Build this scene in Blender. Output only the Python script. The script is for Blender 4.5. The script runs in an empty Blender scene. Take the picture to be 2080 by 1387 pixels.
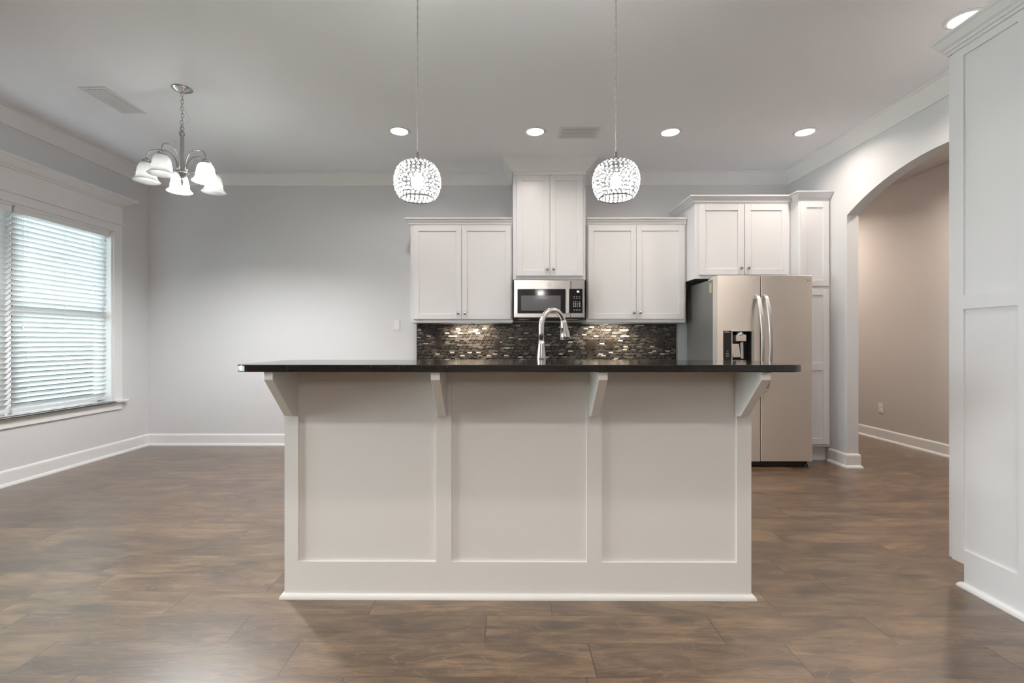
import bpy, bmesh, math, random
from mathutils import Vector, Matrix
random.seed(7)
S = bpy.context.scene
COL = S.collection
PI = math.pi

# ------------------------------------------------------------------ camera, world, exposure, large lights
F_PX, CAM_H, YAW = 980.0, 1.17, math.radians(0.35)
cd = bpy.data.cameras.new('camera'); cam = bpy.data.objects.new('camera', cd); COL.objects.link(cam)
cd.sensor_width = 36.0; cd.lens = 36.0 * F_PX / 2080.0
cd.shift_x = 15.0 / 2080.0; cd.shift_y = 0.5 / 2080.0
cd.clip_start = 0.02
cam.location = (0, 0, CAM_H); cam.rotation_euler = (PI / 2, 0, YAW)
S.camera = cam

W = bpy.data.worlds.new('sky'); S.world = W; W.use_nodes = True
W.node_tree.nodes['Background'].inputs[0].default_value = (0.91, 0.96, 1.0, 1)
W.node_tree.nodes['Background'].inputs[1].default_value = 11.5

vs = S.view_settings
S.display_settings.display_device = 'sRGB'
vs.view_transform = 'Standard'; vs.look = 'None'; vs.gamma = 1.0; vs.exposure = 0.90
vs.use_curve_mapping = False
try:
    S.cycles.use_denoising = True
    S.cycles.max_bounces = 10; S.cycles.diffuse_bounces = 6; S.cycles.glossy_bounces = 4
    S.cycles.transmission_bounces = 6; S.cycles.transparent_max_bounces = 12
    S.cycles.sample_clamp_indirect = 6.0
    S.cycles.caustics_reflective = False; S.cycles.caustics_refractive = False
except Exception:
    pass

WARM = (1.0, 0.80, 0.62)
NEUT = (1.0, 0.93, 0.86)
def area(name, loc, direction, sx, sy, power, color, portal=False, spread=180):
    l = bpy.data.lights.new(name, 'AREA'); l.shape = 'RECTANGLE'; l.size = sx; l.size_y = sy
    l.energy = power; l.color = color; l.spread = math.radians(spread)
    if portal: l.cycles.is_portal = True
    o = bpy.data.objects.new(name, l); COL.objects.link(o); o.location = loc
    o.rotation_euler = Vector(direction).to_track_quat('-Z', 'Y').to_euler()
    return o
# portals guide the sky light through the window openings
area('daylight_portal', (-4.20, 3.945, 1.434), (1, 0, 0), 1.74, 1.98, 1, (1, 1, 1), portal=True)
area('daylight_portal', (-4.20, 1.45, 1.12), (1, 0, 0), 1.9, 2.05, 1, (1, 1, 1), portal=True)

# ------------------------------------------------------------------ materials
def mat(name, base=(.8, .8, .8), rough=.5, metal=0.0, spec=.5, **kw):
    m = bpy.data.materials.new(name); m.use_nodes = True
    b = m.node_tree.nodes['Principled BSDF']
    b.inputs['Base Color'].default_value = (*base, 1); b.inputs['Roughness'].default_value = rough
    b.inputs['Metallic'].default_value = metal; b.inputs['Specular IOR Level'].default_value = spec
    for k, v in kw.items(): b.inputs[k.replace('_', ' ')].default_value = v
    return m
def nd(m, t, **kw):
    n = m.node_tree.nodes.new(t)
    for k, v in kw.items(): setattr(n, k, v)
    return n
def lk(m, a, b): m.node_tree.links.new(a, b)
def bump_noise(m, scale=(60, 60, 60), strength=.05, dist=.002, detail=2, rough_var=0):
    tc = nd(m, 'ShaderNodeTexCoord'); mp = nd(m, 'ShaderNodeMapping'); nz = nd(m, 'ShaderNodeTexNoise'); bp = nd(m, 'ShaderNodeBump')
    mp.inputs['Scale'].default_value = scale; nz.inputs['Scale'].default_value = 1; nz.inputs['Detail'].default_value = detail
    bp.inputs['Strength'].default_value = strength; bp.inputs['Distance'].default_value = dist
    lk(m, tc.outputs['Object'], mp.inputs[0]); lk(m, mp.outputs[0], nz.inputs[0]); lk(m, nz.outputs[0], bp.inputs['Height'])
    b = m.node_tree.nodes['Principled BSDF']; lk(m, bp.outputs[0], b.inputs['Normal'])
    if rough_var:
        mr = nd(m, 'ShaderNodeMapRange'); r = b.inputs['Roughness'].default_value
        mr.inputs[3].default_value = r - rough_var; mr.inputs[4].default_value = r + rough_var
        lk(m, nz.outputs[0], mr.inputs[0]); lk(m, mr.outputs[0], b.inputs['Roughness'])
    return m
def mth(m, op, a, b=None, c=None):
    n = nd(m, 'ShaderNodeMath', operation=op)
    for i, v in enumerate((a, b, c)):
        if v is None: continue
        if isinstance(v, (int, float)): n.inputs[i].default_value = v
        else: lk(m, v, n.inputs[i])
    return n.outputs[0]
def ramp(m, fac, stops):
    r = nd(m, 'ShaderNodeValToRGB'); e = r.color_ramp.elements
    while len(e) < len(stops): e.new(.5)
    for el, (p, c) in zip(e, stops): el.position = p; el.color = (*c, 1)
    lk(m, fac, r.inputs[0]); return r.outputs[0]
def mixc(m, fac, a, b, mode='MIX'):
    n = nd(m, 'ShaderNodeMix', data_type='RGBA', blend_type=mode)
    for i, v in ((0, fac), (6, a), (7, b)):
        if isinstance(v, (int, float)): n.inputs[i].default_value = v
        elif isinstance(v, tuple): n.inputs[i].default_value = (*v, 1)
        else: lk(m, v, n.inputs[i])
    return n.outputs[2]
def emis(name, color, strength):
    m = mat(name, (0, 0, 0)); b = m.node_tree.nodes['Principled BSDF']
    b.inputs['Base Color'].default_value = (*color, 1)
    b.inputs['Emission Color'].default_value = (*color, 1); b.inputs['Emission Strength'].default_value = strength
    return m

M_WALL = bump_noise(mat('wall_paint', (.665, .67, .685), .7, spec=.3), (90, 90, 90), .08, .002)
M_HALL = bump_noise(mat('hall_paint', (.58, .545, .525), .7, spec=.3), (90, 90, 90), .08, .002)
M_CEIL = bump_noise(mat('ceiling_paint', (.85, .86, .905), .8, spec=.2), (120, 120, 120), .08, .002)
M_TRIM = bump_noise(mat('trim_paint', (.79, .795, .80), .35), (40, 40, 40), .03, .001)
M_CAB = bump_noise(mat('cabinet_paint', (.735, .73, .745), .32), (40, 40, 40), .03, .001)
M_ISL = bump_noise(mat('island_paint', (.71, .69, .665), .36), (40, 40, 40), .03, .001)
M_GRAN = mat('black_granite', (.012, .012, .013), .07, spec=.6)
M_STEEL = mat('brushed_steel', (.84, .78, .72), .34, .74)
M_STEEL.node_tree.nodes['Principled BSDF'].inputs['Roughness'].default_value = .38
M_STEEL.node_tree.nodes['Principled BSDF'].inputs['Anisotropic'].default_value = .75
M_STEEL.node_tree.nodes['Principled BSDF'].inputs['Anisotropic Rotation'].default_value = .25
_t = nd(M_STEEL, 'ShaderNodeCombineXYZ'); _t.inputs[0].default_value = 1.0; lk(M_STEEL, _t.outputs[0], M_STEEL.node_tree.nodes['Principled BSDF'].inputs['Tangent'])
bump_noise(M_STEEL, (2, 2, 160), .02, .0004, 3, .02)
M_STEELV = mat('brushed_steel_trim', (.66, .63, .60), .25, 1.0); bump_noise(M_STEELV, (3, 3, 200), .02, .0004, 3, .02)
M_HANDLE = mat('satin_handle_steel', (.72, .70, .69), .33, 1.0); bump_noise(M_HANDLE, (200, 200, 3), .05, .0003)
M_NICK = mat('brushed_nickel', (.50, .49, .48), .24, 1.0); bump_noise(M_NICK, (90, 90, 90), .03, .0004)
M_KNOB = mat('nickel_knob', (.42, .41, .40), .2, 1.0); bump_noise(M_KNOB, (90, 90, 90), .03, .0004)
M_FAUC = mat('faucet_nickel', (.66, .625, .60), .26, 1.0); bump_noise(M_FAUC, (8, 8, 300), .05, .0004)
M_CASE = bump_noise(mat('fridge_case_grey', (.20, .195, .19), .42, .2), (300, 300, 300), .1, .0005)
M_BLACK = bump_noise(mat('black_gloss', (.008, .008, .009), .08), (5, 5, 5), .01, .0005)
M_DARK = bump_noise(mat('dark_plastic', (.02, .018, .017), .35), (80, 80, 80), .05, .0005)
M_BROWN = bump_noise(mat('brown_device', (.035, .024, .018), .3), (80, 80, 80), .05, .0005)
M_MWIN = bump_noise(mat('microwave_screen', (.12, .12, .125), .12), (5, 5, 5), .01, .0005)
M_WHITE = bump_noise(mat('white_plastic', (.78, .78, .77), .35), (60, 60, 60), .02, .0005)
M_VENT = bump_noise(mat('vent_metal', (.66, .67, .67), .4), (60, 60, 60), .02, .0005)
M_MARK = emis('lit_digits', (.85, .95, 1.0), 2.5)
M_PRINT = mat('grey_print', (.55, .55, .55), .4)
M_LOGO = mat('logo_grey', (.30, .28, .27), .35, .5)
M_STICK = mat('yellow_sticker', (.50, .47, .25), .5)
M_VOID = mat('cavity_shade', (.03, .03, .03), .9)  # near-black for the shade inside vents, slots and the door gap
M_CORD = mat('clear_cord', (.55, .55, .55), .25, spec=.6)
M_WIRE = mat('chrome_wire', (.07, .072, .075), .3, 1.0)

def granite(m):
    tc = nd(m, 'ShaderNodeTexCoord')
    n1 = nd(m, 'ShaderNodeTexNoise'); n1.inputs['Scale'].default_value = 150; n1.inputs['Detail'].default_value = 4
    n2 = nd(m, 'ShaderNodeTexVoronoi'); n2.inputs['Scale'].default_value = 210
    lk(m, tc.outputs['Object'], n1.inputs[0]); lk(m, tc.outputs['Object'], n2.inputs[0])
    c1 = ramp(m, n1.outputs[0], [(.45, (.004, .004, .004)), (.62, (.016, .012, .008)), (.72, (.035, .024, .014))])
    c2 = ramp(m, n2.outputs['Distance'], [(.0, (.04, .034, .026)), (.14, (0, 0, 0))])
    lk(m, mixc(m, .35, c1, c2, 'ADD'), m.node_tree.nodes['Principled BSDF'].inputs['Base Color'])
granite(M_GRAN)

def wood_floor():
    m = mat('plank_floor', (.2, .13, .08), .34, spec=.5)
    b = m.node_tree.nodes['Principled BSDF']
    tc = nd(m, 'ShaderNodeTexCoord'); sp = nd(m, 'ShaderNodeSeparateXYZ'); lk(m, tc.outputs['Object'], sp.inputs[0])
    x, y = sp.outputs[0], sp.outputs[1]
    RW = .1895
    yr = mth(m, 'DIVIDE', mth(m, 'SUBTRACT', y, 1.684 - 40 * RW), RW)
    row = mth(m, 'FLOOR', yr); fy = mth(m, 'FRACT', yr)
    v = nd(m, 'ShaderNodeTexVoronoi', voronoi_dimensions='1D', feature='F1'); v.inputs['Scale'].default_value = 1
    ve = nd(m, 'ShaderNodeTexVoronoi', voronoi_dimensions='1D', feature='DISTANCE_TO_EDGE'); ve.inputs['Scale'].default_value = 1
    w = mth(m, 'ADD', mth(m, 'DIVIDE', x, .85), mth(m, 'MULTIPLY', row, 37.37))
    for n in (v, ve):
        lk(m, w, n.inputs['W']); n.inputs['Randomness'].default_value = .8
    rnd = nd(m, 'ShaderNodeSeparateColor'); lk(m, v.outputs['Color'], rnd.inputs[0])
    r1, r2, r3 = rnd.outputs[0], rnd.outputs[1], rnd.outputs[2]
    # plank-local coordinates with a random shift per plank
    cb = nd(m, 'ShaderNodeCombineXYZ')
    lk(m, mth(m, 'ADD', x, mth(m, 'MULTIPLY', r1, 31.0)), cb.inputs[0]); lk(m, mth(m, 'ADD', y, mth(m, 'MULTIPLY', r2, 17.0)), cb.inputs[1])
    lk(m, mth(m, 'MULTIPLY', row, 3.1), cb.inputs[2])
    def nz(scale, detail, dist=0, rough=.5):
        mp = nd(m, 'ShaderNodeMapping'); mp.inputs['Scale'].default_value = scale
        n = nd(m, 'ShaderNodeTexNoise'); n.inputs['Scale'].default_value = 1; n.inputs['Detail'].default_value = detail
        n.inputs['Distortion'].default_value = dist; n.inputs['Roughness'].default_value = rough
        lk(m, cb.outputs[0], mp.inputs[0]); lk(m, mp.outputs[0], n.inputs[0]); return n.outputs[0]
    cloud = nz((2.6, 9, 1), 6, .8, .6)
    fine = nz((9, 190, 1), 5, .5, .65)
    swirl = nz((3.0, 16, 1), 2, 2.2)
    # cathedral grain: contour lines of a low noise
    ring = mth(m, 'ABSOLUTE', mth(m, 'SUBTRACT', mth(m, 'FRACT', mth(m, 'MULTIPLY', nz((1.3, 6.5, 1), 2, .9), 15)), .5))
    # knots
    mp = nd(m, 'ShaderNodeMapping'); mp.inputs['Scale'].default_value = (2.2, 5.2, 1)
    kv = nd(m, 'ShaderNodeTexVoronoi'); kv.inputs['Scale'].default_value = 1
    wp = nd(m, 'ShaderNodeTexNoise'); wp.inputs['Scale'].default_value = 14; wp.inputs['Detail'].default_value = 3
    lk(m, cb.outputs[0], wp.inputs[0])
    vm = nd(m, 'ShaderNodeVectorMath', operation='MULTIPLY_ADD'); lk(m, wp.outputs['Color'], vm.inputs[0]); vm.inputs[1].default_value = (.12, .08, 0); lk(m, cb.outputs[0], vm.inputs[2])
    lk(m, vm.outputs[0], mp.inputs[0]); lk(m, mp.outputs[0], kv.inputs[0])
    kc = nd(m, 'ShaderNodeSeparateColor'); lk(m, kv.outputs['Color'], kc.inputs[0])
    keep = mth(m, 'GREATER_THAN', kc.outputs[0], .42)
    mr = nd(m, 'ShaderNodeMapRange', interpolation_type='SMOOTHSTEP'); lk(m, kv.outputs['Distance'], mr.inputs[0])
    mr.inputs[1].default_value = .03; mr.inputs[2].default_value = .30; mr.inputs[3].default_value = 1; mr.inputs[4].default_value = 0
    knot = mth(m, 'MULTIPLY', mr.outputs[0], keep)
    c = ramp(m, cloud, [(.30, (.056, .030, .014)), (.47, (.108, .060, .027)), (.64, (.195, .120, .062))])
    c = mixc(m, mth(m, 'MULTIPLY', mth(m, 'GREATER_THAN', ring, .44), .30), c, (.26, .175, .11))
    c = mixc(m, .55, c, ramp(m, fine, [(.34, (.42, .39, .36)), (.56, (1.12, 1.12, 1.12))]), 'MULTIPLY')
    c = mixc(m, .5, c, ramp(m, swirl, [(.34, (.5, .46, .42)), (.52, (1, 1, 1))]), 'MULTIPLY')
    streak = mth(m, 'MULTIPLY', mth(m, 'GREATER_THAN', nz((16, 95, 1), 4, 1.6, .7), .635), .28)
    c = mixc(m, streak, c, (.34, .25, .17))
    c = mixc(m, mth(m, 'MULTIPLY', knot, .85), c, (.028, .016, .010))
    tone = nd(m, 'ShaderNodeMapRange'); lk(m, r3, tone.inputs[0]); tone.inputs[3].default_value = .78; tone.inputs[4].default_value = 1.18
    tc2 = nd(m, 'ShaderNodeCombineColor'); [lk(m, tone.outputs[0], tc2.inputs[i]) for i in range(3)]
    c = mixc(m, 1.0, c, tc2.outputs[0], 'MULTIPLY')
    gy = mth(m, 'LESS_THAN', mth(m, 'MINIMUM', fy, mth(m, 'SUBTRACT', 1, fy)), .0075)
    gx = mth(m, 'LESS_THAN', ve.outputs['Distance'], .0028)
    gap = mth(m, 'MAXIMUM', mth(m, 'MULTIPLY', gy, .6), gx)
    c = mixc(m, mth(m, 'MULTIPLY', gap, .85), c, (.012, .008, .006))
    lk(m, c, b.inputs['Base Color'])
    rr = nd(m, 'ShaderNodeMapRange'); lk(m, fine, rr.inputs[0]); rr.inputs[3].default_value = .26; rr.inputs[4].default_value = .46
    lk(m, rr.outputs[0], b.inputs['Roughness'])
    b.inputs['Coat Weight'].default_value = .7; b.inputs['Coat Roughness'].default_value = .30; b.inputs['Coat IOR'].default_value = 1.65; b.inputs['Specular IOR Level'].default_value = .7
    h = mth(m, 'SUBTRACT', mth(m, 'ADD', mth(m, 'MULTIPLY', swirl, .8), mth(m, 'MULTIPLY', fine, .25)), mth(m, 'MULTIPLY', gap, 1.2))
    bp = nd(m, 'ShaderNodeBump'); bp.inputs['Strength'].default_value = .35; bp.inputs['Distance'].default_value = .0025
    lk(m, h, bp.inputs['Height']); lk(m, bp.outputs[0], b.inputs['Normal']); lk(m, bp.outputs[0], b.inputs['Coat Normal'])
    return m
M_FLOOR = wood_floor()

def mosaic():
    m = mat('mosaic_tile', (.1, .1, .1), .18)
    b = m.node_tree.nodes['Principled BSDF']
    tc = nd(m, 'ShaderNodeTexCoord'); sp = nd(m, 'ShaderNodeSeparateXYZ'); lk(m, tc.outputs['Object'], sp.inputs[0])
    x, z = sp.outputs[0], sp.outputs[2]
    zr = mth(m, 'DIVIDE', mth(m, 'ADD', z, 5.0), .0168); row = mth(m, 'FLOOR', zr); fz = mth(m, 'FRACT', zr)
    xo = mth(m, 'ADD', mth(m, 'DIVIDE', mth(m, 'ADD', x, 5.0), .0495), mth(m, 'MULTIPLY', mth(m, 'MODULO', row, 2), .5))
    xo = mth(m, 'ADD', xo, mth(m, 'MULTIPLY', mth(m, 'MODULO', row, 3), .17))
    colm = mth(m, 'FLOOR', xo); fx = mth(m, 'FRACT', xo)
    wn = nd(m, 'ShaderNodeTexWhiteNoise', noise_dimensions='2D'); cb = nd(m, 'ShaderNodeCombineXYZ')
    lk(m, colm, cb.inputs[0]); lk(m, row, cb.inputs[1]); lk(m, cb.outputs[0], wn.inputs['Vector'])
    r = wn.outputs['Value']; rc = nd(m, 'ShaderNodeSeparateColor'); lk(m, wn.outputs['Color'], rc.inputs[0])
    cr = nd(m, 'ShaderNodeValToRGB'); cr.color_ramp.interpolation = 'CONSTANT'
    e = cr.color_ramp.elements
    st = [(0, (.005, .004, .004)), (.42, (.012, .008, .005)), (.60, (.060, .050, .040)), (.75, (.12, .103, .086)), (.82, (.03, .024, .02)), (.90, (.16, .14, .12)), (.955, (.50, .48, .45))]
    while len(e) < len(st): e.new(.5)
    for el, (p, cc) in zip(e, st): el.position = p; el.color = (*cc, 1)
    lk(m, r, cr.inputs[0])
    nz = nd(m, 'ShaderNodeTexNoise'); nz.inputs['Scale'].default_value = 260; nz.inputs['Detail'].default_value = 3; lk(m, tc.outputs['Object'], nz.inputs[0])
    c = mixc(m, .55, cr.outputs[0], ramp(m, nz.outputs[0], [(.38, (.35, .33, .30)), (.6, (1.15, 1.1, 1.05))]), 'MULTIPLY')
    g = mth(m, 'MAXIMUM', mth(m, 'LESS_THAN', fz, .13), mth(m, 'LESS_THAN', fx, .045))
    c = mixc(m, g, c, (.20, .175, .15))
    lk(m, c, b.inputs['Base Color'])
    rg = mth(m, 'ADD', mth(m, 'MULTIPLY', rc.outputs[1], .25), mth(m, 'ADD', .06, mth(m, 'MULTIPLY', g, .5)))
    lk(m, rg, b.inputs['Roughness'])
    bp = nd(m, 'ShaderNodeBump'); bp.inputs['Strength'].default_value = .5; bp.inputs['Distance'].default_value = .001
    lk(m, mth(m, 'SUBTRACT', mth(m, 'MULTIPLY', rc.outputs[2], .4), g), bp.inputs['Height']); lk(m, bp.outputs[0], b.inputs['Normal'])
    return m
M_TILE = mosaic()

def glassy(name, color, refl=.12, rough=.02):
    m = bpy.data.materials.new(name); m.use_nodes = True; nt = m.node_tree; nt.nodes.clear()
    o = nd(m, 'ShaderNodeOutputMaterial'); mx = nd(m, 'ShaderNodeMixShader'); t = nd(m, 'ShaderNodeBsdfTransparent'); g = nd(m, 'ShaderNodeBsdfGlossy')
    fr = nd(m, 'ShaderNodeFresnel'); fr.inputs[0].default_value = 1.5
    t.inputs[0].default_value = (*color, 1); g.inputs['Roughness'].default_value = rough
    lk(m, fr.outputs[0], mx.inputs[0]); lk(m, t.outputs[0], mx.inputs[1]); lk(m, g.outputs[0], mx.inputs[2]); lk(m, mx.outputs[0], o.inputs[0])
    return m
M_GLASS = glassy('window_glass', (.93, .97, .96))

def translucent(name, col, tcol, mixf=.5, rough=.3, clear=0.0, gloss=.08):
    m = bpy.data.materials.new(name); m.use_nodes = True; nt = m.node_tree; nt.nodes.clear()
    o = nd(m, 'ShaderNodeOutputMaterial'); d = nd(m, 'ShaderNodeBsdfDiffuse'); t = nd(m, 'ShaderNodeBsdfTranslucent'); g = nd(m, 'ShaderNodeBsdfGlossy'); tr = nd(m, 'ShaderNodeBsdfTransparent')
    tc = nd(m, 'ShaderNodeTexCoord'); nz = nd(m, 'ShaderNodeTexNoise'); nz.inputs['Scale'].default_value = 9; nz.inputs['Distortion'].default_value = 1.5
    lk(m, tc.outputs['Object'], nz.inputs[0])
    c = ramp(m, nz.outputs[0], [(.35, tuple(v * .9 for v in tcol)), (.65, tcol)])
    d.inputs[0].default_value = (*col, 1); lk(m, c, t.inputs[0]); g.inputs['Roughness'].default_value = rough
    m1 = nd(m, 'ShaderNodeMixShader'); m1.inputs[0].default_value = mixf; lk(m, d.outputs[0], m1.inputs[1]); lk(m, t.outputs[0], m1.inputs[2])
    m2 = nd(m, 'ShaderNodeMixShader'); m2.inputs[0].default_value = gloss; lk(m, m1.outputs[0], m2.inputs[1]); lk(m, g.outputs[0], m2.inputs[2])
    m3 = nd(m, 'ShaderNodeMixShader'); m3.inputs[0].default_value = clear; lk(m, m2.outputs[0], m3.inputs[1]); lk(m, tr.outputs[0], m3.inputs[2])
    lk(m, m3.outputs[0], o.inputs[0]); return m
M_SLAT = translucent('blind_slat', (.80, .82, .83), (.75, .80, .82), .22, .35, 0, .05)
M_BELL = translucent('alabaster_glass', (.84, .86, .86), (.93, .94, .94), .62, .12, .16, .08)
M_BEAD = translucent('crystal_bead', (.60, .62, .63), (.55, .57, .58), .30, .05, .42, .30)
M_BULB = emis('bulb_glow', (1.0, .97, .92), 30)
M_DOWN = emis('downlight_glow', (1.0, .93, .86), 14)
M_GLOBE = emis('globe_fill_glow', (1.0, .95, .90), 42)
M_UC = emis('under_cabinet_glow', (1.0, .90, .75), 6)

# ------------------------------------------------------------------ helpers
def wloc(o):
    v = Vector((0, 0, 0))
    while o is not None: v += o.location; o = o.parent
    return v
def obj(name, bm, m, parent=None, bevel=0, smooth=False, seg=2):
    """Link a bmesh given in world coordinates as one mesh object."""
    bm.normal_update()
    xs = [v.co for v in bm.verts]
    lo = Vector([min(c[i] for c in xs) for i in range(3)]); hi = Vector([max(c[i] for c in xs) for i in range(3)])
    ctr = Vector(((lo.x + hi.x) / 2, (lo.y + hi.y) / 2, lo.z))
    for v in bm.verts: v.co -= ctr
    me = bpy.data.meshes.new(name); bm.to_mesh(me); bm.free()
    o = bpy.data.objects.new(name, me); COL.objects.link(o)
    o.location = ctr - (wloc(parent) if parent else Vector((0, 0, 0)))
    if parent: o.parent = parent
    me.materials.append(m)
    if smooth:
        for p in me.polygons: p.use_smooth = True
    if bevel:
        md = o.modifiers.new('bevel', 'BEVEL'); md.width = bevel; md.segments = seg; md.limit_method = 'ANGLE'; md.angle_limit = math.radians(40)
        if not smooth:
            for p in me.polygons: p.use_smooth = False
    return o
def box(bm, x0, x1, y0, y1, z0, z1):
    if x0 > x1: x0, x1 = x1, x0
    if y0 > y1: y0, y1 = y1, y0
    if z0 > z1: z0, z1 = z1, z0
    v = [bm.verts.new(p) for p in ((x0, y0, z0), (x1, y0, z0), (x1, y1, z0), (x0, y1, z0), (x0, y0, z1), (x1, y0, z1), (x1, y1, z1), (x0, y1, z1))]
    for f in ((0, 3, 2, 1), (4, 5, 6, 7), (0, 1, 5, 4), (1, 2, 6, 5), (2, 3, 7, 6), (3, 0, 4, 7)): bm.faces.new([v[i] for i in f])
    return bm
def bx(*a):
    bm = bmesh.new()
    for q in (a if isinstance(a[0], (tuple, list)) else (a,)): box(bm, *q)
    return bm
def lathe(bm, prof, ctr, seg=32, axis='Z'):
    rings = []
    for r, h in prof:
        ring = []
        for i in range(seg):
            a = 2 * PI * i / seg; p = (r * math.cos(a), r * math.sin(a), h)
            if axis == 'Y': p = (p[0], h, p[1])
            if axis == 'X': p = (h, p[0], p[1])
            ring.append(bm.verts.new(Vector(ctr) + Vector(p)))
        rings.append(ring)
    for a, b in zip(rings, rings[1:]):
        for i in range(seg): bm.faces.new((a[i], a[(i + 1) % seg], b[(i + 1) % seg], b[i]))
    for ring, rev in ((rings[0], True), (rings[-1], False)):
        if prof[0 if rev else -1][0] > 1e-5 and not getattr(lathe, 'open', False):
            bm.faces.new(ring[::-1] if rev else ring)
    bmesh.ops.recalc_face_normals(bm, faces=bm.faces)
    return bm
def lath(prof, ctr, seg=32, axis='Z', open_ends=False):
    bm = bmesh.new(); lathe.open = open_ends; lathe(bm, prof, ctr, seg, axis); lathe.open = False; return bm
def tube(bm, pts, r, seg=12, closed=False):
    pts = [Vector(p) for p in pts]; n = len(pts); rr = r if isinstance(r, (list, tuple)) else [r] * n
    up = None; rings = []
    for i, p in enumerate(pts):
        if closed: t = pts[(i + 1) % n] - pts[i - 1]
        else: t = pts[min(i + 1, n - 1)] - pts[max(i - 1, 0)]
        t.normalize()
        if up is None: up = t.orthogonal().normalized()
        else: up = (up - t * up.dot(t)).normalized()
        s = t.cross(up)
        rings.append([bm.verts.new(p + (up * math.cos(2 * PI * k / seg) + s * math.sin(2 * PI * k / seg)) * rr[i]) for k in range(seg)])
    for i in range(n if closed else n - 1):
        a, b = rings[i], rings[(i + 1) % n]
        for k in range(seg): bm.faces.new((a[k], a[(k + 1) % seg], b[(k + 1) % seg], b[k]))
    if not closed: bm.faces.new(rings[0][::-1]); bm.faces.new(rings[-1])
    return bm
def tb(pts, r, seg=12, closed=False): return tube(bmesh.new(), pts, r, seg, closed)
def sweep(path, prof, left=False, bm=None):
    """Sweep a profile [(out, z)] along an XY path with mitred corners; out is to the right of the path unless left."""
    bm = bm or bmesh.new(); P = [Vector((p[0], p[1])) for p in path]; n = len(P); sg = -1 if left else 1
    def nrm(a, b):
        d = (b - a).normalized(); return Vector((d.y, -d.x)) * sg
    rings = []
    for i in range(n):
        if i == 0: off = nrm(P[0], P[1])
        elif i == n - 1: off = nrm(P[-2], P[-1])
        else:
            a, b = nrm(P[i - 1], P[i]), nrm(P[i], P[i + 1]); s = (a + b); off = s / max(s.dot(a), .05)
        rings.append([bm.verts.new((P[i].x + off.x * d, P[i].y + off.y * d, z)) for d, z in prof])
    k = len(prof)
    for a, b in zip(rings, rings[1:]):
        for j in range(k): bm.faces.new((a[j], a[(j + 1) % k], b[(j + 1) % k], b[j]))
    bm.faces.new(rings[0]); bm.faces.new(rings[-1][::-1])
    bmesh.ops.recalc_face_normals(bm, faces=bm.faces)
    return bm
def prism(pts, a0, a1, axis='X'):
    """Extrude a 2D outline; axis X: pts are (y, z); axis Y: pts are (x, z); axis Z: pts are (x, y)."""
    bm = bmesh.new()
    def P(p, a): return {'X': (a, p[0], p[1]), 'Y': (p[0], a, p[1]), 'Z': (p[0], p[1], a)}[axis]
    A = [bm.verts.new(P(p, a0)) for p in pts]; B = [bm.verts.new(P(p, a1)) for p in pts]
    bm.faces.new(A); bm.faces.new(B[::-1]); n = len(pts)
    for i in range(n): bm.faces.new((A[i], B[i], B[(i + 1) % n], A[(i + 1) % n]))
    bmesh.ops.recalc_face_normals(bm, faces=bm.faces); return bm
def thing(name, loc, label, cat, group=None):
    o = bpy.data.objects.new(name, None); COL.objects.link(o); o.location = loc; o.empty_display_size = .1
    o['label'] = label; o['category'] = cat
    if group: o['group'] = group
    return o
def tag(o, label, cat, group=None):
    o['label'] = label; o['category'] = cat
    if group: o['group'] = group
    return o
def struct(name, bm, m, parent=None, bevel=0):
    o = obj(name, bm, m, parent, bevel)
    if parent is None: o['kind'] = 'structure'
    return o
def dup(root, delta, label):
    def rec(o, par):
        c = o.copy(); COL.objects.link(c); c.parent = par
        for ch in list(o.children): rec(ch, c)
        return c
    r = rec(root, None); r.location = root.location + Vector(delta); r['label'] = label
    return r
def text(body, size, loc, m, name, parent, rot=(PI / 2, 0, 0), depth=.0004):
    cu = bpy.data.curves.new(name, 'FONT'); cu.body = body; cu.size = size; cu.extrude = depth; cu.align_x = 'CENTER'; cu.align_y = 'CENTER'
    t = bpy.data.objects.new(name, cu); me = bpy.data.meshes.new_from_object(t); bpy.data.objects.remove(t)
    o = bpy.data.objects.new(name, me); COL.objects.link(o); me.materials.clear(); me.materials.append(m)
    o.rotation_euler = rot; o.parent = parent; o.location = Vector(loc) - wloc(parent); return o

# ------------------------------------------------------------------ the room
XL, XR, YB, H = -4.063, 3.150, 5.43, 3.05
YR = -5.0                       # far end of the room behind the camera
XH, HH = 4.46, 2.985            # hallway far wall and ceiling
struct('floor', bx(XL - .2, 4.8, YR - .2, 7.8, -.1, 0), M_FLOOR)
f = bpy.data.objects['floor']
f.data.transform(Matrix.Translation(f.location)); f.location = (0, 0, 0)      # keep object coordinates in metres from the room origin
struct('ceiling', bx(XL - .2, XR + .106, YR - .2, YB + .12, H, H + .12), M_CEIL)
struct('ceiling_hallway', bx(XR + .106, 4.7, .8, 7.7, HH, HH + .12), M_HALL)
struct('wall_back', bx(XL - .2, XR, YB, YB + .12, 0, H), M_WALL)
WY0, WY1, WZ0, WZ1 = 2.956, 4.934, .56, 2.308
struct('wall_left', bx((XL - .16, XL, WY1, YB, 0, H), (XL - .16, XL, 2.4, WY0, 0, H), (XL - .16, XL, YR, .5, 0, H), (XL - .16, XL, .5, 2.4, 0, .1), (XL - .16, XL, .5, 2.4, 2.15, H), (XL - .16, XL, WY0, WY1, 0, WZ0), (XL - .16, XL, WY0, WY1, WZ1, H)), M_WALL)
AY0, AY1, AZ, AR = 2.515, 4.497, 2.343, 2.599
hc = (AY1 - AY0) / 2; rise = AR - AZ; RR = (hc * hc + rise * rise) / (2 * rise); ac = (AY0 + AY1) / 2; a0 = math.asin(hc / RR)
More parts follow.
